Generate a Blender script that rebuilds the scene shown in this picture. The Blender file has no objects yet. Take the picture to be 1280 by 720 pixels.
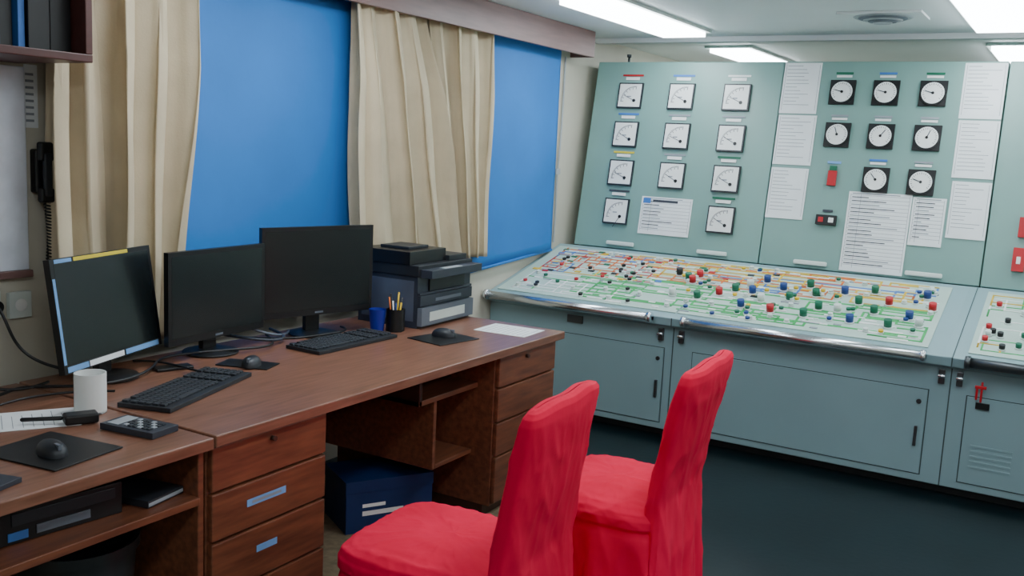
import bpy, bmesh, math, random
from mathutils import Vector, Matrix, Euler, noise
random.seed(7)
COL=bpy.context.scene.collection
def srgb(r,g,b):
    def f(c):
        c/=255.0
        return c/12.92 if c<=.04045 else ((c+.055)/1.055)**2.4
    return (f(r),f(g),f(b))
MATS={}
def mat(name,rgb,rough=.5,metal=0,nscale=8,var=.08,bump=0,bscale=60,stretch=(1,1,1),emit=0,coat=0,sheen=0,dark=None,spec=None,bdist=.01):
    if name in MATS: return MATS[name]
    m=bpy.data.materials.new(name); m.use_nodes=True; nt=m.node_tree; N=nt.nodes; L=nt.links
    b=N['Principled BSDF']; c=srgb(*rgb)
    tc=N.new('ShaderNodeTexCoord'); mp=N.new('ShaderNodeMapping'); mp.inputs['Scale'].default_value=stretch
    L.new(tc.outputs['Object'],mp.inputs['Vector'])
    no=N.new('ShaderNodeTexNoise'); no.inputs['Scale'].default_value=nscale; no.inputs['Detail'].default_value=5
    L.new(mp.outputs['Vector'],no.inputs['Vector'])
    cr=N.new('ShaderNodeValToRGB')
    d=srgb(*dark) if dark else tuple(x*(1-2*var) for x in c)
    cr.color_ramp.elements[0].position=.3; cr.color_ramp.elements[1].position=.7
    cr.color_ramp.elements[0].color=(*d,1)
    cr.color_ramp.elements[1].color=(*[min(1,x*(1+var)) for x in c],1)
    L.new(no.outputs['Fac'],cr.inputs['Fac']); L.new(cr.outputs['Color'],b.inputs['Base Color'])
    b.inputs['Roughness'].default_value=rough; b.inputs['Metallic'].default_value=metal
    if spec is not None: b.inputs['Specular IOR Level'].default_value=spec
    if coat: b.inputs['Coat Weight'].default_value=coat
    if sheen: b.inputs['Sheen Weight'].default_value=sheen
    if bump:
        n2=N.new('ShaderNodeTexNoise'); n2.inputs['Scale'].default_value=bscale; n2.inputs['Detail'].default_value=4
        L.new(mp.outputs['Vector'],n2.inputs['Vector'])
        bu=N.new('ShaderNodeBump'); bu.inputs['Strength'].default_value=bump; bu.inputs['Distance'].default_value=bdist
        L.new(n2.outputs['Fac'],bu.inputs['Height']); L.new(bu.outputs['Normal'],b.inputs['Normal'])
    if emit:
        b.inputs['Emission Color'].default_value=(*c,1); b.inputs['Emission Strength'].default_value=emit
    MATS[name]=m; return m

M_wall=mat('wall_cream',(206,200,184),.6,var=.04,nscale=3)
M_ceil=mat('ceiling_paint',(230,236,237),.5,var=.02,nscale=2)
M_floor=mat('floor_vinyl',(12,28,32),.28,nscale=3,var=.15,bump=.05,bscale=30)
M_tan=mat('mat_tan',(140,124,98),.8,nscale=30,var=.15)
M_con=mat('console_paint',(136,165,171),.38,nscale=2,var=.03)
M_pan=mat('panel_paint',(125,162,155),.36,nscale=2,var=.03)
M_mim=mat('mimic_board',(182,206,196),.4,nscale=5,var=.04)
M_seam=mat('seam_dark',(60,78,78),.6)
M_kick=mat('kick_dark',(20,26,28),.6)
M_chrome=mat('chrome',(225,228,232),.24,metal=1,var=.02)
M_steel=mat('steel_dark',(90,95,98),.3,metal=.8)
M_pale=mat('latch_pale',(215,225,220),.35,var=.03)
M_blk=mat('plastic_black',(18,19,21),.4,var=.1)
M_blk2=mat('plastic_charcoal',(36,40,46),.45,var=.08)
M_key=mat('key_dark',(48,52,58),.5)
M_scr=mat('screen_glass',(24,30,31),.25,var=.05)
M_prn=mat('printer_grey',(48,54,66),.42)
M_side=mat('printer_side',(84,92,108),.45)
M_grey=mat('plastic_grey',(104,112,124),.45)
M_lgrey=mat('plastic_lightgrey',(170,176,182),.45)
M_white=mat('white_face',(238,240,238),.4,var=.02)
M_paper=mat('paper',(236,240,242),.7,var=.02)
M_ink=mat('ink',(60,65,75),.7)
M_ink2=mat('ink_light',(150,156,164),.7)
M_red=mat('red_cloth',(238,18,72),.85,nscale=4,var=.03,bump=.25,bscale=9,stretch=(1,1,.5),dark=(222,12,60),spec=.22,bdist=.02)
M_wood=mat('desk_wood',(126,76,52),.38,nscale=5,var=.1,stretch=(10,1.1,10),dark=(94,54,38),coat=.1)
M_woodtop=mat('desk_top_wood',(140,96,76),.32,nscale=5,var=.1,stretch=(12,1.0,10),dark=(112,74,56),coat=.15)
M_woodd=mat('wood_dark',(66,40,30),.5,nscale=5,stretch=(10,1,10))
M_val=mat('valance_wood',(126,96,92),.4,nscale=4,stretch=(10,1,10))
M_shelf=mat('shelf_wood',(90,50,46),.4,nscale=4,stretch=(10,1,10))
M_blue=mat('blind_blue',(42,120,200),.7,nscale=2,var=.06,bump=.15,bscale=6)
M_cur=mat('curtain_cream',(206,192,164),.9,nscale=6,var=.05,bump=.1,bscale=120,spec=.2)
M_light=mat('lamp_diffuser',(240,249,255),.5,var=0,emit=16.5)
M_capred=mat('cap_red',(190,24,36),.4)
M_capgrn=mat('cap_green',(0,104,74),.4)
M_capblu=mat('cap_blue',(24,62,130),.4)
M_capyel=mat('cap_yellow',(225,185,30),.4)
M_caporg=mat('line_orange',(225,112,40),.5)
M_lgrn=mat('line_green',(45,175,90),.5)
M_lblu=mat('line_blue',(60,120,200),.5)
M_tape=mat('tape_blue',(120,170,225),.5)
M_tapey=mat('tape_yellow',(225,205,60),.5)
M_box=mat('carton_blue',(14,46,96),.5)
M_bluecup=mat('plastic_blue',(25,40,150),.4)
M_bin=mat('bin_plastic',(44,50,52),.3)

class MB:
    def __init__(s,name,parent=None,loc=(0,0,0),rot=(0,0,0)):
        s.name=name;s.bm=bmesh.new();s.mats=[];s.parent=parent;s.loc=loc;s.rot=rot
    def mi(s,m):
        if m not in s.mats: s.mats.append(m)
        return s.mats.index(m)
    def box(s,x0,x1,y0,y1,z0,z1,m,M=None):
        vs=[Vector((x,y,z)) for x in (x0,x1) for y in (y0,y1) for z in (z0,z1)]
        if M: vs=[M@v for v in vs]
        v=[s.bm.verts.new(p) for p in vs]; k=s.mi(m)
        for f in ((0,1,3,2),(4,6,7,5),(0,4,5,1),(2,3,7,6),(0,2,6,4),(1,5,7,3)):
            fa=s.bm.faces.new([v[i] for i in f]); fa.material_index=k
        return s
    def cb(s,c,sz,m,rz=0,M=None):
        T=Matrix.Translation(c)@Matrix.Rotation(rz,4,'Z')
        if M: T=M@T
        a,b,d=[q/2 for q in sz]
        return s.box(-a,a,-b,b,-d,d,m,T)
    def cyl(s,p0,p1,r0,m,r1=None,seg=20,caps=True):
        r1=r0 if r1 is None else r1
        p0=Vector(p0);p1=Vector(p1);d=(p1-p0).normalized()
        a=d.orthogonal().normalized();b=d.cross(a);k=s.mi(m)
        A=[s.bm.verts.new(p0+(a*math.cos(t)+b*math.sin(t))*r0) for t in [2*math.pi*i/seg for i in range(seg)]]
        B=[s.bm.verts.new(p1+(a*math.cos(t)+b*math.sin(t))*r1) for t in [2*math.pi*i/seg for i in range(seg)]]
        for i in range(seg):
            f=s.bm.faces.new([A[i],A[(i+1)%seg],B[(i+1)%seg],B[i]]);f.material_index=k;f.smooth=True
        if caps:
            f=s.bm.faces.new(A[::-1]);f.material_index=k
            f=s.bm.faces.new(B);f.material_index=k
        return s
    def prism(s,prof,x0,x1,m):
        k=s.mi(m)
        A=[s.bm.verts.new((x0,y,z)) for y,z in prof];B=[s.bm.verts.new((x1,y,z)) for y,z in prof];n=len(prof)
        for i in range(n):
            f=s.bm.faces.new([A[i],A[(i+1)%n],B[(i+1)%n],B[i]]);f.material_index=k
        s.bm.faces.new(A[::-1]).material_index=k;s.bm.faces.new(B).material_index=k
        return s
    def grid(s,fn,nu,nv,m,closeu=False):
        k=s.mi(m)
        V=[[s.bm.verts.new(fn(i/(nu if closeu else nu-1),j/(nv-1))) for i in range(nu)] for j in range(nv)]
        for j in range(nv-1):
            for i in range(nu if closeu else nu-1):
                f=s.bm.faces.new([V[j][i],V[j][(i+1)%nu],V[j+1][(i+1)%nu],V[j+1][i]]);f.material_index=k;f.smooth=True
        return V
    def done(s,bevel=0,subsurf=0,seg=2):
        bmesh.ops.recalc_face_normals(s.bm,faces=s.bm.faces)
        me=bpy.data.meshes.new(s.name);s.bm.to_mesh(me);s.bm.free()
        for m in s.mats: me.materials.append(m)
        o=bpy.data.objects.new(s.name,me);COL.objects.link(o)
        o.location=s.loc;o.rotation_euler=s.rot
        if s.parent: o.parent=s.parent
        if bevel:
            b=o.modifiers.new('b','BEVEL');b.width=bevel;b.segments=seg;b.limit_method='ANGLE'
        if subsurf:
            b=o.modifiers.new('s','SUBSURF');b.levels=subsurf;b.render_levels=subsurf
        return o
def empty(name,loc=(0,0,0),rot=(0,0,0),parent=None):
    o=bpy.data.objects.new(name,None);COL.objects.link(o);o.location=loc;o.rotation_euler=rot;o.empty_display_size=.1
    if parent:o.parent=parent
    return o
def tube(name,pts,r,m,parent=None):
    c=bpy.data.curves.new(name,'CURVE');c.dimensions='3D';c.bevel_depth=r;c.bevel_resolution=3
    sp=c.splines.new('NURBS');sp.points.add(len(pts)-1);sp.order_u=4;sp.use_endpoint_u=True
    for p,q in zip(sp.points,pts): p.co=(*q,1)
    c.materials.append(m);o=bpy.data.objects.new(name,c);COL.objects.link(o)
    if parent:o.parent=parent
    return o

# ---------------- camera
P=math.radians(8.44);R=math.radians(2.8);A=math.radians(30.5)
Fl=Vector((-math.sin(A),math.cos(A),0));Rl=Vector((math.cos(A),math.sin(A),0));Z=Vector((0,0,1))
fw=Fl*math.cos(P)-Z*math.sin(P);up=Fl*math.sin(P)+Z*math.cos(P)
cx=Rl*math.cos(R)+up*math.sin(R);cy=-Rl*math.sin(R)+up*math.cos(R);cz=-fw
cam=bpy.data.cameras.new('camera');cam.sensor_width=36;cam.lens=36*1200/1280
co=bpy.data.objects.new('camera',cam);COL.objects.link(co)
mm=Matrix((cx,cy,cz)).transposed().to_4x4();mm.translation=(0,0,1.6);co.matrix_world=mm
bpy.context.scene.camera=co

# ---------------- room
CH=2.375; WX=-3.10
MB('floor').box(WX-.1,2.6,-1.6,8.7,-.1,0,M_floor).done()
MB('ceiling').box(WX-.1,2.6,-1.6,8.7,CH,CH+.1,M_ceil).done()
MB('wall_left').box(WX-.1,WX,-1.6,8.7,0,CH,M_wall).done()
MB('wall_right').box(2.5,2.6,-1.6,8.7,0,CH,M_wall).done()
MB('wall_back').box(WX,2.5,8.6,8.7,0,CH,M_wall).done()
MB('wall_front').box(WX,2.5,-1.6,-1.5,0,CH,M_wall).done()
MB('trim_1').box(WX+.001,2.49,6.25,6.33,CH-.035,CH-.001,M_ceil).done()
MB('floor_mat').box(-3.05,-1.98,.2,4.2,.0005,.004,M_tan).done()
b=MB('valance');b.box(-2.945,-2.925,-.5,5.9,2.205,CH-.002,M_val);b.box(WX+.002,-2.9455,5.88,5.9,2.205,CH-.002,M_val);b.box(WX+.002,-2.9455,-.5,5.8795,2.355,CH-.002,M_val);b.done(.003)
# lamps
def lamp(x0,x1,y0,y1):
    b=MB('ceiling_lamp')
    b.box(x0-.03,x1+.03,y0-.03,y1+.03,CH-.018,CH-.0015,M_pale)
    b.box(x0,x1,y0,y1,CH-.045,CH-.0185,M_light)
    b.done()
for y0,y1 in ((4.5,5.92),(6.8,8.2),(2.2,3.6),(-.6,.8)):
    if y0>0: lamp(-2.45,-2.17,y0,y1)
    lamp(-.62,-.34,y0,y1); lamp(1.2,1.48,y0,y1)
# vent
v=MB('air_vent',loc=(-1.03,5.46,CH-.001))
v.box(-.21,.21,-.15,.15,-.012,0,M_ceil)
for i,s_ in enumerate((.18,.15,.12,.09,.06)):
    v.cyl((0,0,-.018-.007*i),(0,0,-.0125-.007*i),s_*.78,M_grey if i%2 else M_lgrey,r1=s_*.84,seg=36)
v.done(.002)

# ---------------- windows
def window(i,y0,y1,z0,z1):
    w=MB('window_%d'%i)
    for a,b,c,d in ((y0,y1,z0,z0+.04),(y0,y1,z1-.04,z1),(y0,y0+.04,z0,z1),(y1-.04,y1,z0,z1)):
        w.box(WX+.001,WX+.02,a,b,c,d,M_val)
    w.box(WX+.001,WX+.006,y0+.04,y1-.04,z0+.04,z1-.04,M_scr)
    w.done()
def blind(y0,y1,z0a,z0b,z1):
    b=MB('window_blind')
    def fn(u,v):
        z0=z0a+(z0b-z0a)*u
        y=y0+(y1-y0)*u;z=z0+(z1-z0)*v
        return (WX+.034+.005*math.sin(u*9+v*2)+.004*math.sin(u*23+v*5)*(1-v),y,z)
    b.grid(fn,50,24,M_blue)
    b.cyl((WX+.035,y0,z0a),(WX+.035,y1,z0b),.009,M_blue)
    o=b.done();m=o.modifiers.new('s','SOLIDIFY');m.thickness=.002
window(1,2.3,3.98,1.0,2.15);window(2,4.5,5.6,1.0,2.15)
blind(2.2,4.02,.8,.8,2.3);blind(4.3,5.70,.825,.915,2.3)
def curtain(yt0,yt1,yb0,yb1,z0,z1,k,amp,ph,xo=.112,xb=None,pinch=0,a0=.028):
    b=MB('curtain')
    xb=xo if xb is None else xb
    def fn(u,v):
        z=z1+(z0-z1)*v
        e=v**1.1
        a=yt0+(yb0-yt0)*e; c=yt1+(yb1-yt1)*e
        c-=pinch*math.sin(math.pi*min(1,v*1.6))
        uu=u+.02*math.sin(2*math.pi*u*3+ph)+.014*math.sin(2*math.pi*(u*2+v*.5)+ph)
        y=a+(c-a)*uu
        g=min(1,v*3.2)
        w=2*math.pi*k*u+ph+.8*math.sin(v*1.8+u*5)
        s=math.sin(w)
        am=a0+(amp-a0)*g
        am*=1+.25*math.sin(u*13+ph)
        x=WX+xo+(xb-xo)*g+am*(math.copysign(abs(s)**.6,s)+.25*math.sin(1.7*w+1+v*2))
        x+=.005*math.sin(z*7+u*9)
        y+=.6*am*math.sin(w*2+.5)
        return (x,y,z)
    b.grid(fn,280,44,M_cur)
    o=b.done();m=o.modifiers.new('s','SOLIDIFY');m.thickness=.003
curtain(1.96,2.56,1.99,2.47,.80,2.3,4.2,.048,.4,.112,.120)
curtain(4.10,4.74,4.40,4.76,.95,2.3,4.2,.034,2.9,.092,.092,0,.026)
curtain(3.49,4.02,3.53,4.36,.95,2.3,3.9,.050,1.4,.115,.140)
tube('wall_cable',[(WX+.012,5.80,2.2),(WX+.012,5.80,1.9),(WX+.02,5.78,1.6),(WX+.012,5.76,1.4),(WX+.012,5.78,1.2),(WX+.012,5.77,.96)],.006,M_lgrey)
MB('wall_clip').box(WX+.001,WX+.02,5.74,5.80,1.42,1.46,M_lgrey).done(.003)

# ---------------- control console
con=empty('control_console',(0,0,0))
X0,X1=-3.095,2.1; YF=5.0
b=MB('cabinet_body',con)
b.prism([(YF,.05),(YF,.64),(4.955,.655),(4.95,.70),(5.88,.945),(6.0,.93),(6.0,.05)],X0,X1,M_con)
b.box(X0+.02,X1-.02,YF+.05,5.98,0,.05,M_kick)
b.done(.004)
b=MB('seams',con)
for x in (-1.885,-.46,.85):
    b.box(x-.003,x+.003,YF-.0015,YF,.05,.64,M_seam)
    b.box(x-.003,x+.003,4.949,4.951,.655,.70,M_seam)
b.done()
b=MB('cabinet_doors',con)
for x0,x1 in ((-2.95,-1.93),(-1.77,-.55),(-.385,.78)):
    for a,c,d,e in ((x0,x1,.085,.089),(x0,x1,.516,.52),(x0,x0+.005,.085,.52),(x1-.005,x1,.085,.52)):
        b.box(a,c,YF-.001,YF,d,e,M_seam)
    b.box(x0+.006,x1-.006,YF-.008,YF,.091,.514,M_con)
for x in (-1.965,-.59,.74):
    b.box(x-.007,x+.007,YF-.022,YF-.008,.23,.33,M_steel)
    b.cyl((x,YF-.015,.455),(x,YF-.008,.455),.012,M_steel)
for i in range(5):
    b.box(-.34,-.16,YF-.012,YF-.008,.17+i*.026,.180+i*.026,M_con)
b.box(-.34,-.28,YF-.02,YF-.008,.465,.495,M_blk)
b.box(-2.55,-2.45,YF-.012,YF,.585,.63,M_steel)
b.done(.0015)
b=MB('toggle_latches',con)
for x in (-1.955,-1.835,-.50,-.42):
    b.box(x-.014,x+.014,YF-.022,YF,.56,.63,M_steel)
    b.cyl((x-.016,YF-.028,.60),(x+.016,YF-.028,.60),.009,M_chrome)
b.done(.002)
b=MB('grab_rails',con)
for x0,x1,m in ((-3.08,-2.0,M_chrome),(-1.81,-.585,M_chrome),(-.40,.78,M_steel)):
    b.cyl((x0,4.912,.695),(x1,4.912,.695),.025,m,seg=24)
    for x in (x0+.01,x1):
        b.cyl((x-.012,4.912,.695),(x+.012,4.912,.695),.031,m)
        b.box(x-.012,x+.012,4.912,4.96,.68,.70,m)
b.done()
b=MB('red_ribbon',con)
b.box(-.325,-.315,YF-.03,YF-.024,.50,.60,M_capred);b.box(-.345,-.335,YF-.03,YF-.024,.51,.57,M_capred,)
b.box(-.35,-.30,YF-.034,YF-.024,.565,.58,M_capred);b.done(.002)
ct=empty('top_surface',(0,4.95,.70),(math.atan2(.245,.93),0,0),con)
b=MB('mimic_board',ct)
b.box(-3.06,-1.89,.07,.90,.0005,.006,M_mim);b.box(-1.88,-.58,.07,.90,.0005,.006,M_mim);b.box(-.40,.72,.07,.90,.0005,.006,M_mim)
b.box(-.5,-.46,.0,.95,.0005,.0012,M_con)
b.box(-.462,-.457,0,.95,.001,.002,M_seam)
b.done(.001)
ln=MB('mimic_lines',ct)
rng=random.Random(11)
def hline(x0,x1,w,m,t=.009,z=.0075): ln.box(min(x0,x1)-t/2,max(x0,x1)+t/2,w-t/2,w+t/2,.006,z,m)
def vline(x,w0,w1,m,t=.009,z=.0076): ln.box(x-t/2,x+t/2,min(w0,w1)-t/2,max(w0,w1)+t/2,.006,z,m)
def route(xa,xb,wa,wb,cols,n,t=.009):
    for i in range(n):
        x=round(rng.uniform(xa,xb)/.05)*.05;w=round(rng.uniform(wa,wb)/.05)*.05;m=rng.choice(cols)
        z=.0072+.0012*rng.random()
        for k in range(3):
            x2=min(xb,max(xa,x+rng.choice((-1,1))*rng.choice((.1,.15,.25,.4))));hline(x,x2,w,m,t,z);x=x2
            w2=min(wb,max(wa,w+rng.choice((-1,1))*rng.choice((.05,.1,.15))));vline(x,w,w2,m,t,z);w=w2
route(-2.98,-2.0,.45,.87,[M_caporg,M_caporg,M_capred,M_lblu,M_capyel],30,.011)
route(-2.2,-.65,.52,.87,[M_capyel,M_caporg,M_lblu,M_capyel,M_caporg],34,.012)
route(-2.5,-.62,.12,.5,[M_lgrn],18,.013)
route(-2.98,-2.2,.12,.42,[M_lgrn,M_white],12,.010)
route(-.37,.7,.12,.85,[M_lgrn,M_capyel,M_white],20,.009)
for w in (.17,.33,.48): hline(-2.6,-.65,w,M_lgrn,.016)
hline(-1.9,-.7,.62,M_capyel,.016);hline(-2.4,-1.2,.7,M_caporg,.016);hline(-2.9,-2.2,.8,M_capred,.014);hline(-2.6,-.8,.82,M_caporg,.014);hline(-1.6,-.65,.74,M_lblu,.014)
for i in range(150):
    x=rng.uniform(-3.0,-.65);w=rng.uniform(.1,.87);l=rng.choice((.02,.03,.05))
    ln.box(x-l,x+l,w-.008,w+.008,.006,.0092,rng.choice((M_white,M_white,M_white,M_pale,M_ink2)))
for i in range(46):
    x=rng.uniform(-3.0,-1.5);w=rng.uniform(.42,.87)
    ln.box(x-.02,x+.02,w-.012,w+.012,.006,.0096,rng.choice((M_capred,M_capyel,M_lblu,M_blk2,M_capgrn)))
ln.done()
bt=MB('push_buttons',ct)
def cap(x,w,m,r=.02,h=.045):
    bt.cyl((x,w,.006),(x,w,.014),r*1.25,M_pale,seg=16)
    bt.cyl((x,w,.014),(x,w,h),r,m,seg=16)
big=[(-1.96,.52,'r'),(-2.0,.56,'g'),(-2.08,.62,'k'),(-1.58,.26,'b'),(-1.58,.47,'b'),(-1.41,.24,'r'),(-1.43,.57,'b'),(-1.23,.24,'g'),(-1.18,.36,'g'),
(-1.24,.54,'g'),(-1.55,.66,'b'),(-.99,.24,'b'),(-.85,.54,'r'),(-.63,.53,'r'),(-.68,.69,'b'),(-.80,.24,'g'),(-1.75,.39,'r'),(-1.68,.47,'g'),(-1.36,.44,'g'),(-1.0,.5,'g'),
(-.9,.4,'g'),(-1.1,.62,'b'),(-.95,.68,'g'),(-.72,.38,'b'),(-1.30,.66,'g'),(-1.62,.56,'w'),(-1.5,.37,'w'),(-1.08,.36,'w'),(-1.85,.3,'g'),(-2.0,.3,'w'),(-1.95,.62,'r'),(-.66,.3,'w')]
cm={'r':M_capred,'g':M_capgrn,'b':M_capblu,'k':M_blk,'w':M_pale,'y':M_capyel}
for x,w,c in big: cap(x,w,cm[c],.020,.052)
for i in range(130):
    x=rng.uniform(-3.0,-.62);w=rng.uniform(.1,.86)
    if x<-2.2: c=rng.choice('kkkrwwwgk') 
    else: c=rng.choice('wwwwggyb')
    cap(x,w,cm[c],.013,.026)
for i in range(34): cap(rng.uniform(-.36,.65),rng.uniform(.12,.84),cm[rng.choice('wkkrrg')],.014,.035)
bt.done()

# ---------------- gauge panel
gp=empty('gauge_panel',(0,0,0))
def yy(s): return 5.9+.181*s
def zz(s): return .95+.9835*s
b=MB('panel_cabinets',gp)
for x0,x1 in ((-3.0,-1.713),(-1.707,-.458),(-.452,.8),(.806,2.1)):
    b.prism([(5.905,.947),(yy(1.27),zz(1.27)),(6.7,zz(1.27)),(6.7,0.02),(6.01,.02),(6.01,.94)],x0,x1,M_pan)
b.done(.006)
b=MB('panel_gaps',gp)
for x in (-1.71,-.455,.803): b.box(x-.002,x+.002,6.2,6.6,.3,2.15,M_seam)
b.done()
b=MB('panel_hook',gp);b.cyl((-2.83,6.25,2.2),(-2.83,6.25,2.24),.008,M_steel);b.cyl((-2.83,6.25,2.24),(-2.83,6.25,2.26),.016,M_steel);b.done()
pf=empty('panel_face',(0,5.9,.95),(math.atan2(.9835,.181),0,0),gp)
def needle(b,cx_,cy_,z,ang,L,m,wd=.0035):
    b.cb((0,L*.5,0),(wd,L,.0012),m,0,Matrix.Translation((cx_,cy_,z))@Matrix.Rotation(ang,4,'Z'))
def sqgauge(x,s,ang,lab,k):
    b=MB('gauge_square_%d'%k,pf)
    b.box(x-.088,x+.088,s-.086,s+.086,.0005,.016,M_blk2)
    b.box(x-.079,x+.079,s-.077,s+.077,.016,.0175,M_white)
    ox,oy=x+.035,s-.035
    for i in range(25):
        t=math.radians(86+i*98/24);r=.094
        big_=(i%4==0)
        b.cb((0,r-(.006 if big_ else 0),0),(.003,.022 if big_ else .009,.001),M_ink,0,Matrix.Translation((ox,oy,.018))@Matrix.Rotation(t-math.pi/2,4,'Z'))
    needle(b,ox,oy,.0188,ang,.085,M_ink)
    b.cyl((ox,oy,.0175),(ox,oy,.021),.011,M_blk,seg=16)
    b.box(x-.02,x+.01,s-.012,s-.004,.0175,.0182,M_ink2)
    b.box(x-.05,x+.05,s+.108,s+.128,.0005,.004,M_white)
    b.box(x-.075,x+.075,s+.134,s+.146,.0005,.003,lab)
    b.done()
sq=[(-2.727,1.037,M_capred),(-2.363,1.037,M_lblu),(-1.99,1.037,M_white),(-2.722,.773,M_lblu),(-2.357,.773,M_ink2),(-1.99,.773,M_ink2),
(-2.717,.511,M_tapey),(-2.352,.511,M_ink2),(-1.985,.511,M_capgrn),(-2.712,.248,M_ink),(-1.983,.248,M_capgrn)]
for k,(x,s,l) in enumerate(sq): sqgauge(x,s,math.radians((65,62,66,64,68,63,66,62,64,150,62)[k]),l,k+1)
def rdgauge(x,s,ang,lab,k):
    b=MB('gauge_round_%d'%k,pf)
    b.box(x-.074,x+.074,s-.074,s+.074,.0005,.014,M_blk)
    b.cyl((x,s,.014),(x,s,.022),.071,M_blk,seg=32)
    b.cyl((x,s,.022),(x,s,.0235),.062,M_white,seg=32)
    for i in range(21):
        t=math.radians(-130+i*13)
        b.cb((0,.051,0),(.0025,.010 if i%2==0 else .006,.001),M_ink,0,Matrix.Translation((x,s,.0242))@Matrix.Rotation(t,4,'Z'))
    needle(b,x,s,.0252,ang,.045,M_ink,.005)
    b.cyl((x,s,.0235),(x,s,.028),.008,M_blk,seg=12)
    b.box(x-.045,x+.045,s+.092,s+.106,.0005,.003,M_white)
    b.box(x-.05,x+.05,s+.112,s+.124,.0005,.003,lab)
    b.done()
rd=[(-1.34,1.08),(-1.09,1.08),(-.83,1.08),(-1.335,.82),(-1.085,.82),(-.83,.82),(-1.08,.56),(-.83,.56),(-.2,1.08),(.05,1.08),(.3,1.08),(.0,.82),(.3,.82),(.55,1.08)]
for k,(x,s) in enumerate(rd): rdgauge(x,s,math.radians([75,75,75,20,-35,-20,40,70][k%8]),[M_capgrn,M_lblu,M_capgrn,M_ink2,M_ink2,M_ink2,M_lblu,M_ink2][k%8],k+1)
b=MB('indicator_lamps',pf)
b.box(-1.355,-1.305,.51,.60,.0005,.02,M_capred);b.box(-1.35,-1.31,.60,.63,.0005,.018,M_capgrn);b.box(-1.37,-1.29,.645,.66,.0005,.004,M_tape)
b.box(-1.39,-1.27,.27,.33,.0005,.025,M_blk);b.box(-1.375,-1.345,.285,.315,.025,.028,M_capred);b.box(-1.315,-1.285,.285,.315,.025,.028,M_white);b.box(-1.36,-1.30,.35,.365,.0005,.003,M_ink)
b.box(-.31,-.25,.10,.23,.0005,.03,M_capred);b.box(-.29,-.27,.14,.18,.03,.034,M_white);b.box(-.30,-.25,.29,.40,.0005,.02,M_capred)
b.done(.002)
b=MB('panel_latches',pf)
for x in (-2.65,-2.01,-1.39,-.75,.1,.6):
    b.box(x-.10,x+.10,.018,.046,.0005,.022,M_pale)
b.done(.008,seg=3)
def notice(x0,x1,s0,s1,style,hdr=False):
    b=MB('paper_notice',None,loc=(0,5.9,.95),rot=(math.atan2(.9835,.181),0,0))
    b.box(x0,x1,s0,s1,.001,.0022,M_paper)
    w=x1-x0;n=int((s1-s0)/.022)
    if style==0:
        for i in range(n-2):
            s=s1-.02-i*.022
            b.box(x0+.02,x0+.02+w*(.3+.5*rng.random()),s-.0015,s+.0015,.0022,.0026,M_ink2)
        for x in (x0+.012,x1-.012): b.box(x-.001,x+.001,s0+.02,s1-.012,.0022,.0026,M_ink2)
    elif style==1:
        for i in range(n-1):
            s=s1-.02-i*.022
            b.box(x0+.012,x1-.012,s-.001,s+.001,.0022,.0025,M_ink2)
            b.box(x0+.02,x0+w*(.3+.55*rng.random()),s+.007,s+.0125,.0022,.0026,M_ink if i%3 else M_ink2)
        for x in (x0+.012,x0+w*.2,x1-.012): b.box(x-.001,x+.001,s0+.02,s1-.012,.0022,.0025,M_ink2)
    if hdr:
        b.box(x0+.012,x0+.065,s1-.045,s1-.01,.0027,.0032,M_lblu);b.box(x0+.08,x1-.1,s1-.035,s1-.018,.0027,.0032,M_ink)
    b.done()
notice(-1.72+.012,-1.48,.945,1.262,0);notice(-1.705,-1.47,.625,.935,0);notice(-1.705,-1.475,.29,.605,0)
notice(-1.22,-.865,.01,.485,1);notice(-.86,-.68,.195,.475,1)
notice(-.68,-.46,.94,1.26,0);notice(-.675,-.46,.60,.93,0);notice(-.665,-.46,.255,.58,0)
notice(-2.54,-2.185,.115,.365,1,True)

# ---------------- desks
dk=empty('office_desk',(0,0,0))
Y0,Y1=1.815,3.90; DT=.76
b=MB('desktop',dk);b.box(-2.92,-2.0,Y0,Y1,.725,DT,M_woodtop);b.done(.004)
b=MB('carcass',dk)
for a,c in ((Y0+.005,2.31),(3.37,Y1-.02)):
    b.box(-2.90,-2.05,a,c,.06,.725,M_wood)
    b.box(-2.88,-2.09,a+.01,c-.01,.004,.06,M_woodd)
b.box(-2.91,-2.895,2.31,3.37,.2,.725,M_woodd)
b.box(-2.75,-2.13,2.95,3.37,.575,.597,M_wood)
b.box(-2.75,-2.15,3.08,3.10,.28,.575,M_wood)
b.box(-2.75,-2.15,3.10,3.37,.28,.30,M_wood)
b.box(-2.75,-2.13,2.95,2.97,.575,.725,M_woodd)
b.done(.003)
b=MB('drawer_fronts',dk)
for a,c,zs in ((Y0+.012,2.303,((.582,.715),(.432,.574),(.262,.424),(.075,.254))),(3.378,Y1-.028,((.585,.715),(.435,.577),(.285,.427),(.075,.277)))):
    for z0,z1 in zs:
        b.box(-2.05,-2.03,a,c,z0,z1,M_wood)
b.done(.004)
b=MB('drawer_labels',dk)
b.box(-2.03,-2.0285,1.96,2.12,.50,.522,M_tape);b.box(-2.03,-2.0285,2.0,2.085,.345,.366,M_tape)
b.box(-2.0284,-2.0279,1.98,2.10,.507,.515,M_ink2)
b.cyl((-2.03,2.06,.69),(-2.015,2.06,.69),.008,M_woodd);b.cyl((-2.03,3.6,.69),(-2.015,3.6,.69),.008,M_woodd)
b.done()
d2=empty('side_desk',(0,0,0))
b=MB('desktop',d2);b.box(-2.92,-2.0,.3,1.808,.722,.757,M_woodtop);b.done(.004)
b=MB('carcass',d2)
b.box(-2.90,-2.04,1.785,1.806,.004,.722,M_wood);b.box(-2.90,-2.04,.3,.32,.004,.722,M_wood)
b.box(-2.85,-2.03,.32,1.785,.56,.583,M_wood)
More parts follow.
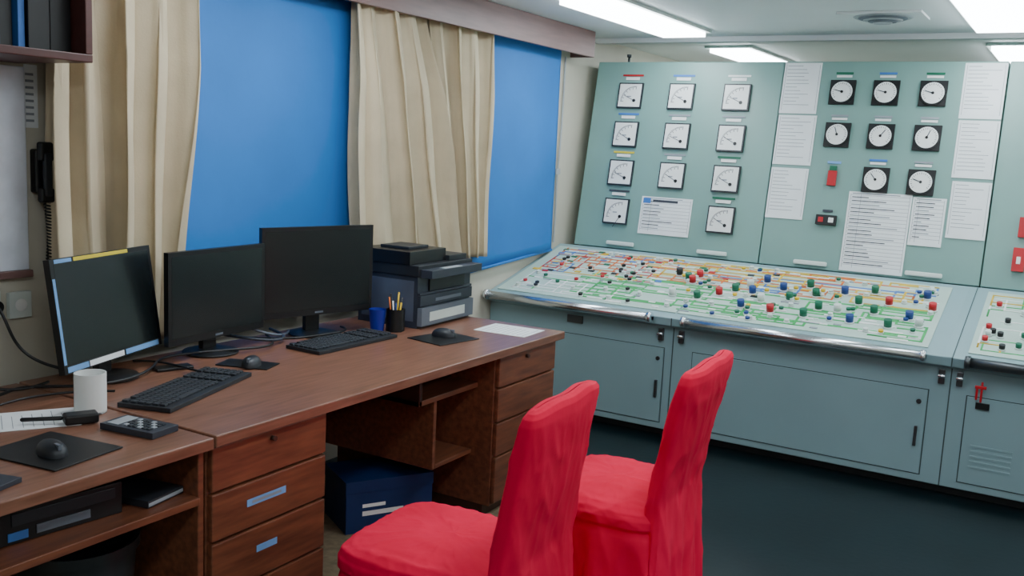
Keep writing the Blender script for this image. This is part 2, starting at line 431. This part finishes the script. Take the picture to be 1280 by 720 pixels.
b.box(-2.91,-2.89,.32,1.785,.1,.722,M_woodd)
b.done(.003)
b=MB('stationery_tray',None,loc=(-2.24,1.45,.5845),rot=(0,0,math.radians(-6)))
b.box(-.12,.12,-.17,.15,0,.085,M_blk);b.box(.1205,.123,-.15,-.10,.008,.03,M_lblu);b.box(.1205,.123,-.14,.13,.045,.075,M_blk2);b.box(.1205,.124,-.08,.06,.012,.035,M_grey)
b.done(.003)
b=MB('paper_stack',None,loc=(-2.2,1.69,.5845),rot=(0,0,math.radians(10)));b.box(-.12,.12,-.07,.07,0,.02,M_blk2);b.box(-.118,.121,-.068,.068,.004,.014,M_ink2);b.done(.001)
b=MB('waste_bin',None,loc=(-2.32,1.60,.001))
b.cyl((0,0,0),(0,0,.44),.125,M_bin,r1=.158,seg=40,caps=False);b.cyl((0,0,.0),(0,0,.006),.125,M_bin,seg=40)
b.cyl((0,0,.425),(0,0,.455),.166,M_bin,seg=40,caps=False);b.cyl((0,0,.455),(0,0,.45),.166,M_bin,r1=.15,seg=40,caps=False)
b.cyl((0,0,.36),(0,0,.365),.150,M_blk2,seg=40);b.done()
b=MB('cardboard_box',None,loc=(-2.435,3.10,.005),rot=(0,0,math.radians(-30)))
b.box(-.13,.13,-.19,.19,0,.21,M_box);b.box(-.133,.133,-.193,.193,.17,.22,M_box)
b.box(.1305,.1315,-.12,.06,.07,.09,M_white);b.box(.1305,.1315,-.12,-.02,.105,.12,M_white);b.done(.003)

def monitor(name_loc,ang,w,h,zb,tapes=0,tilt=6):
    e=empty('computer_monitor',(name_loc[0],name_loc[1],DT+.001),(0,0,ang))
    b=MB('stand',e)
    b.cyl((-.0,0,0),(0,0,.008),.105,M_blk,seg=40);b.cyl((0,0,.008),(0,0,.018),.10,M_blk,r1=.05,seg=40)
    b.box(-.03,-.005,-.035,.035,.012,zb+h*.45,M_blk)
    b.done(.003)
    s=MB('screen_body',e,loc=(.02,0,zb),rot=(0,math.radians(-tilt),0))
    s.box(0,.022,-w/2,w/2,0,h,M_blk)
    s.box(-.025,0,-w*.36,w*.36,h*.1,h*.85,M_blk2)
    s.box(.022,.0228,-w/2+.016,w/2-.016,.026,h-.016,M_scr)
    s.box(.022,.0232,-.02,.02,.008,.016,M_grey)
    if tapes:
        s.box(.0222,.0234,-w/2+.02,-w/2+.1,h-.014,h-.002,M_tape)
        s.box(.0222,.0234,-w/2+.11,w/2-.13,h-.014,h-.002,M_tapey)
        s.box(.0222,.0234,-w/2+.12,-w/2+.30,.004,.022,M_paper)
        s.box(.0222,.0234,-w/2+.015,-w/2+.115,.004,.022,M_tape)
        s.box(.0222,.0234,-w/2+.31,w/2-.02,.004,.022,M_tape)
        s.box(.0222,.0234,-w/2+.002,-w/2+.014,.03,h-.06,M_tape)
    s.done(.004)
monitor((-2.765,2.03),math.radians(18),.52,.36,.065,1,8)
monitor((-2.81,2.52),math.radians(4),.50,.34,.065,0,0)
monitor((-2.775,3.05),math.radians(-14),.55,.375,.09,0,0)

def keyboard(x,y,ang,L=.46,W=.165):
    b=MB('keyboard',None,loc=(x,y,DT+.001),rot=(0,0,ang))
    b.box(-W/2,W/2,-L/2,L/2,0,.014,M_blk2)
    kw=(L-.02)/23
    for r in range(6):
        xx=-W/2+.018+r*.0245+(.004 if r else 0)
        for c in range(23):
            if c in (15,19): continue
            if r==0 and c in (1,): continue
            if r==5 and 4<=c<=9 : 
                if c==4: b.box(xx-.0095,xx+.0095,-L/2+.01+c*kw+.002,-L/2+.01+10*kw-.002,.014,.021,M_key)
                continue
            b.box(xx-.0095,xx+.0095,-L/2+.01+c*kw+.0015,-L/2+.01+(c+1)*kw-.0015,.014,.021,M_key)
    b.done(.0015)
keyboard(-2.43,2.09,math.radians(18),.50,.18)
keyboard(-2.56,3.0,math.radians(-1),.48,.18)
def mouse(x,y,z,ang,s=1.0):
    b=MB('computer_mouse',None,loc=(x,y,z),rot=(0,0,ang))
    def fn(u,v):
        t=2*math.pi*u;ph=v*math.pi/2
        return (.056*s*math.cos(t)*math.cos(ph),.033*s*math.sin(t)*math.cos(ph)*(1-.1*math.cos(t)),.036*s*math.sin(ph)**.8)
    b.grid(fn,28,10,M_blk2,True)
    b.box(-.05*s,-.015*s,-.004,.004,.02*s,.033*s,M_grey)
    b.done()
def pad(x,y,sx,sy,ang,z=DT+.0005):
    MB('mouse_pad',None,loc=(x,y,z),rot=(0,0,ang)).box(-sx/2,sx/2,-sy/2,sy/2,0,.004,M_blk).done(.001)
pad(-2.225,1.47,.26,.22,math.radians(8),.758);mouse(-2.2,1.45,.7625,math.radians(170))
pad(-2.56,2.47,.2,.11,math.radians(20));mouse(-2.53,2.46,DT+.005,math.radians(120))
pad(-2.31,3.36,.2,.24,math.radians(-10));mouse(-2.33,3.39,DT+.005,math.radians(190))
# mug
b=MB('coffee_mug',None,loc=(-2.46,1.75,.758))
b.cyl((0,0,0),(0,0,.12),.045,M_white,seg=36,caps=False);b.cyl((0,0,.12),(0,0,.01),.041,M_white,r1=.040,seg=36,caps=False)
b.cyl((0,0,0),(0,0,.006),.045,M_white,seg=36)
def ring(u,v):
    r=.045 if v>.5 else .041
    return (r*math.cos(2*math.pi*u),r*math.sin(2*math.pi*u),.12)
b.grid(ring,36,2,M_white,True)
def hdl(u,v):
    t=-math.pi/2+math.pi*v;a=2*math.pi*u;r=.032+.006*math.cos(a)
    q=.042+r*math.cos(t)*.9
    d=.006*math.sin(a)
    return (-q*.87-d*.5,q*.5-d*.87,.06+r*math.sin(t))
b.grid(hdl,10,16,M_white,True)
b.done()
def slab(name,x,y,ang,L,W,H,m,scr=True,keys=True,z=DT+.001):
    b=MB(name,None,loc=(x,y,z),rot=(0,0,ang))
    b.box(-L/2,L/2,-W/2,W/2,0,H,m)
    if scr:b.box(-L/2+.015,-L/2+.055,-W/2+.01,W/2-.01,H,H+.002,M_lgrey)
    if keys:
        for i in range(6):
            for j in range(4):
                x_=-L/2+.075+i*(L-.09)/6;y_=-W/2+.018+j*(W-.03)/4+.004
                b.box(x_-.006,x_+.006,y_-.007,y_+.007,H,H+.004,M_lgrey if (i+j)%3==0 else M_key)
    b.done(.003)
slab('calculator',-2.21,1.725,math.radians(8),.19,.10,.018,M_prn,z=.758)
slab('mobile_phone',-2.14,1.235,math.radians(15),.15,.08,.012,M_prn,True,False,z=.758)
slab('mobile_phone',-2.70,2.25,math.radians(70),.13,.06,.01,M_blk,False,False)
def sheet(x,y,ang,sx=.297,sy=.21,z=DT+.0008):
    b=MB('paper_sheet',None,loc=(x,y,z),rot=(0,0,ang));b.box(-sx/2,sx/2,-sy/2,sy/2,0,.0015,M_paper)
    for i in range(9):
        x_=-sx/2+.03+i*.026;b.box(x_,x_+.002,-sy/2+.02,sy/2-.02-.05*rng.random(),.0015,.0019,M_ink2)
    b.done()
sheet(-2.52,1.58,math.radians(60),.28,.19,z=.758);sheet(-2.2,3.73,math.radians(3),.26,.21)
b=MB('handheld_radio',None,loc=(-2.385,1.665,.760),rot=(0,0,math.radians(-25)));b.box(-.025,.025,-.045,.045,0,.028,M_blk);b.cyl((-.01,-.045,.015),(-.05,-.15,.012),.006,M_blk);b.done(.008,seg=3)
b=MB('pen_cup',None,loc=(-2.565,3.35,DT+.001))
b.cyl((0,0,0),(0,0,.10),.042,M_blk,seg=6,caps=False);b.cyl((0,0,0),(0,0,.004),.042,M_blk,seg=6)
for i in range(7):
    a=i*.9;x_,y_=.02*math.cos(a),.02*math.sin(a)
    b.cyl((x_*.5,y_*.5,.005),(x_*1.5,y_*1.5,.13+.02*(i%3)),.004,[M_capyel,M_blk,M_capyel,M_white,M_caporg,M_blk,M_capblu][i],seg=8)
b.done()
b=MB('plastic_cup',None,loc=(-2.615,3.285,DT+.001));b.cyl((0,0,0),(0,0,.10),.028,M_bluecup,r1=.038,seg=30,caps=False);b.cyl((0,0,0),(0,0,.06),.028,M_bluecup,r1=.033,seg=30);b.done()
# printer
pr=empty('laser_printer',(-2.69,3.67,DT+.001),(0,0,math.radians(2)))
b=MB('body',pr)
b.prism([(-.225,.0),(-.225,.235),(.225,.235),(.225,.0)],-.17,.16,M_prn)
b.box(.16,.185,-.222,.222,.012,.095,M_grey);b.box(.185,.188,-.16,.14,.03,.072,M_pale)
b.box(.16,.175,-.222,.222,.102,.15,M_prn);b.box(.175,.177,-.1,.12,.115,.13,M_grey)
b.box(-.15,.14,-.2265,-.225,.03,.215,M_side)
b.box(-.1,.168,-.14,.16,.165,.222,M_blk);b.box(.13,.172,-.222,.222,.152,.163,M_prn)
b.done(.008,seg=3)
b=MB('scanner_lid',pr)
b.box(-.17,.165,-.23,.23,.237,.285,M_blk2);b.box(.165,.225,-.21,.225,.232,.268,M_prn)
b.box(-.16,.12,-.235,.06,.286,.345,M_blk);b.box(-.15,.14,.06,.215,.286,.31,M_blk2)
b.box(.19,.222,-.1,.05,.2685,.271,M_lgrey)
b.box(-.1,.06,-.16,.0,.346,.358,M_blk2)
b.done(.012,seg=3)
cb=M_blk
tube('desk_cables',[(-2.87,1.2,.772),(-2.75,1.4,.772),(-2.7,1.6,.775),(-2.85,1.75,.772),(-2.68,1.85,.775),(-2.62,2.0,.776),(-2.72,2.2,.775),(-2.85,2.3,.78),(-2.7,2.62,.775),(-2.66,2.75,.775),(-2.85,2.85,.775)],.005,cb)
tube('desk_cables',[(-2.85,1.3,.772),(-2.6,1.5,.772),(-2.75,1.65,.772),(-2.62,1.85,.776),(-2.55,1.9,.776)],.004,cb)
tube('desk_cables',[(-2.85,2.2,.775),(-2.72,2.3,.78),(-2.6,2.2,.775),(-2.5,2.28,.775)],.004,cb)
tube('desk_cables',[(-2.88,2.75,.775),(-2.7,2.82,.78),(-2.68,2.95,.78),(-2.6,3.12,.79),(-2.75,3.2,.775)],.005,cb)
tube('desk_cables',[(-2.98,1.55,1.0),(-2.95,1.6,.85),(-2.85,1.62,.78),(-2.75,1.72,.772),(-2.8,1.84,.775)],.005,cb)
tube('network_cable',[(-2.88,2.65,.80),(-2.75,2.7,.79),(-2.7,2.8,.775),(-2.78,2.9,.775),(-2.88,2.9,.79)],.006,M_prn)
tube('network_cable',[(-2.88,2.7,.85),(-2.78,2.75,.80),(-2.73,2.85,.775),(-2.85,2.98,.775)],.005,M_grey)
b=MB('power_adapter',None,loc=(-2.8,1.55,.758),rot=(0,0,.5));b.box(-.03,.03,-.06,.06,0,.035,M_blk);b.done(.005)

# ---------------- left wall things
b=MB('whiteboard');b.box(WX+.001,WX+.02,1.0,1.965,1.1,1.78,mat('whiteboard_white',(228,234,246),.3));b.box(WX+.001,WX+.035,.98,1.97,1.075,1.1,M_val);b.done(.003)
b=MB('wall_telephone');b.box(WX+.001,WX+.04,1.985,2.035,1.36,1.51,M_blk)
b.box(WX+.04,WX+.07,1.985,2.035,1.47,1.535,M_blk);b.box(WX+.04,WX+.07,1.985,2.035,1.33,1.38,M_blk);b.box(WX+.055,WX+.075,1.995,2.025,1.35,1.50,M_blk2);b.done(.008,seg=3)
pts=[]
for i in range(150):
    t=i/149;a=t*2*math.pi*20
    pts.append((WX+.05+.010*math.cos(a),2.015+.010*math.sin(a)+.01*math.sin(t*3),1.33-t*.22))
tube('telephone_cord',pts,.0035,M_blk)
b=MB('wall_notice');b.box(WX+.001,WX+.004,1.972,2.02,1.58,1.79,M_paper)
for i in range(8): b.box(WX+.004,WX+.005,1.976,2.005,1.6+i*.022,1.608+i*.022,M_ink2)
b.done()
for y,z in ((1.93,.98),(1.82,.99)):
    b=MB('wall_socket');b.box(WX+.001,WX+.02,y-.04,y+.04,z-.045,z+.045,M_pale);b.cyl((WX+.02,y,z),(WX+.024,y,z),.022,M_white);b.done(.004)
b=MB('power_plug');b.cyl((WX+.025,1.82,.99),(WX+.07,1.82,.99),.022,M_blk);b.done(.003)
tube('power_cord',[(WX+.07,1.82,.99),(WX+.12,1.82,.95),(WX+.1,1.84,.86),(WX+.2,1.9,.79),(WX+.3,2.0,.775)],.005,M_blk)
sh=empty('overhead_shelf')
b=MB('shelf_frame',sh);b.box(WX+.002,-2.70,.6,1.95,1.79,1.815,M_shelf);b.box(WX+.002,-2.70,1.925,1.95,1.815,2.2,M_shelf);b.box(WX+.002,-2.7,.6,.625,1.815,2.2,M_shelf);b.box(WX+.002,WX+.012,.625,1.925,1.815,2.2,M_woodd);b.box(WX+.002,-2.95,.625,1.925,2.19,2.2,M_woodd)
b.done(.003)
b=MB('ring_binders',sh)
teal=mat('binder_teal',(16,62,92),.5)
for y0,w,m,xf in ((.65,.06,M_blk,-2.8),(.72,.06,M_box,-2.82),(.79,.05,M_blk2,-2.8),(.85,.06,M_blk,-2.8),(.92,.06,teal,-2.8),(.99,.06,M_blk,-2.8),(1.06,.06,M_box,-2.8),(1.13,.06,M_blk,-2.8),(1.2,.06,M_blk2,-2.8),(1.27,.06,teal,-2.8),(1.34,.06,M_blk,-2.8),(1.41,.06,M_blk,-2.8),(1.48,.06,teal,-2.8),(1.55,.06,M_blk,-2.8),(1.62,.075,teal,-2.77),(1.70,.045,M_blk,-2.79),(1.75,.022,M_lblu,-2.77),(1.776,.07,M_blk,-2.76),(1.85,.07,M_blk,-2.765)):
    b.box(-3.05,xf,y0,y0+w,1.8155,2.12,m)
b.done(.002)

# ---------------- chairs
def chair(x,y,ang,hb,wb,seed,D=.50,W=.48,SH=.47,lean=1.0,wlow=1.0):
    rg=random.Random(seed)
    e=empty('dining_chair',(x,y,0.0),(0,0,ang))
    ph=[rg.uniform(0,6.28) for _ in range(8)]
    def wrk(p,amp,sc=(6,6,2.4)):
        q=Vector((p[0]*sc[0]+seed*3.1,p[1]*sc[1]+p[2]*1.3,p[2]*sc[2]))
        r1=1-abs(noise.noise(q*1.5+Vector((5,2,1))))*2.2
        r2=1-abs(noise.noise(q*3.1+Vector((1,7,3))))*2.2
        return amp*(.5*noise.noise(q)+.7*max(0,r1)**3+.35*max(0,r2)**4)
    def rr(t,hx,hy,r=5):
        c,s=math.cos(t),math.sin(t)
        k=(abs(c)**r+abs(s)**r)**(-1/r)
        return hx*c*k,hy*s*k
    prof=[(.0,.010),(.35,.009),(.7,.004),(.88,-.005),(.965,-.020),(1.0,-.042),(1.005,-.068),(.975,-.080),(1.0,-.105),(1.015,-.20),(1.04,-.30),(1.07,-SH+.012)]
    b=MB('seat_cover',e)
    NV=len(prof)
    def fn(u,v):
        j=v*(NV-1);i0=min(int(j),NV-2);f=j-i0
        s=prof[i0][0]*(1-f)+prof[i0+1][0]*f; z=SH+prof[i0][1]*(1-f)+prof[i0+1][1]*f
        t=2*math.pi*u+.01
        px,py=rr(t,D/2*max(s,.002),W/2*max(s,.002))
        d=max(0,(SH-.08-z)/.38)
        pl=math.sin(11*t+ph[0]+.6*math.sin(3*t))
        wv=1+min(1,d*1.6)*(.045*math.copysign(abs(pl)**.7,pl)+.02*math.sin(19*t+ph[1])+.015*math.sin(5*t+ph[2]+z*6))
        zz_=z+(wrk((px,py,0),.007) if z>SH-.03 else 0)
        wr=wrk((px,py,z),.008)
        L=math.hypot(px,py)+1e-4
        return (px*wv+px/L*wr*min(1,s),py*wv+py/L*wr*min(1,s),zz_)
    b.grid(fn,220,(NV-1)*6+1,M_red,True)
    b.done()
    b=MB('back_cover',e)
    lv=[(.02,.50,.050,.0),(.12,.49,.048,.0),(.25,.47,.044,0),(.38,.452,.040,.0),(.46,.447,.038,.0),(.50,.445,.034,.003),(.60,.443,.033,.014),(.70,.44,.032,.032),(.80,.437,.031,.052),(.87,.435,.031,.067),(.91,.432,.031,.076),(.932,.42,.029,.080),(.945,.395,.022,.082),(.950,.36,.010,.082),(.9505,.32,.001,.082)]
    NL=len(lv);sc=hb/.95
    def fb(u,v):
        j=v*(NL-1);i0=min(int(j),NL-2);f=j-i0
        z,w,th,off=[lv[i0][q]*(1-f)+lv[i0+1][q]*f for q in range(4)]
        w*=wb/.43*(wlow+(1-wlow)*min(1,max(0,(z-.45)/.4)))
        t=2*math.pi*u
        px,py=rr(t,th,w/2,4.5)
        d=max(0,(.46-z)/.44)
        top=max(0,min(1,(.93-z)*12))
        sgn=1 if px>0 else -1
        wr=wrk((sgn*.2,py,z),.010)*top
        wr+=.003*math.sin(py*45+z*30+ph[6])*math.exp(-((z-.52)/.09)**2)
        px=px*(1+d*.3*math.sin(13*t+ph[0]))+sgn*wr*.8
        py=py*(1+d*.04*math.sin(11*t+ph[1]))+.006*noise.noise(Vector((seed,sgn,z*7)))*top
        cv=.018*(1-(2*py/w)**2)*min(1,max(0,(z-.48)*5))
        zq=z*sc+((.012*(1-(2*py/w)**2)+.003*math.sin(py*30+ph[7])) if z>.9 else 0)*min(1,(z-.9)*25 if z>.9 else 0)
        return (D/2-.035+off*lean+px+cv,py,zq)
    b.grid(fb,200,(NL-1)*8+1,M_red,True)
    b.done()
    b=MB('legs',e)
    for sx in (-1,1):
        for sy in (-1,1): b.cyl((sx*.17,sy*.17,.0),(sx*.17,sy*.17,SH-.06),.018,M_woodd,seg=10)
    b.done()
    return e
chair(-1.475,2.24,math.radians(5),.94,.47,3,D=.58,W=.50,SH=.455,lean=.8)
chair(-1.30,3.02,math.radians(3),.925,.50,5,D=.48,W=.52,SH=.455,lean=1.0,wlow=.9)
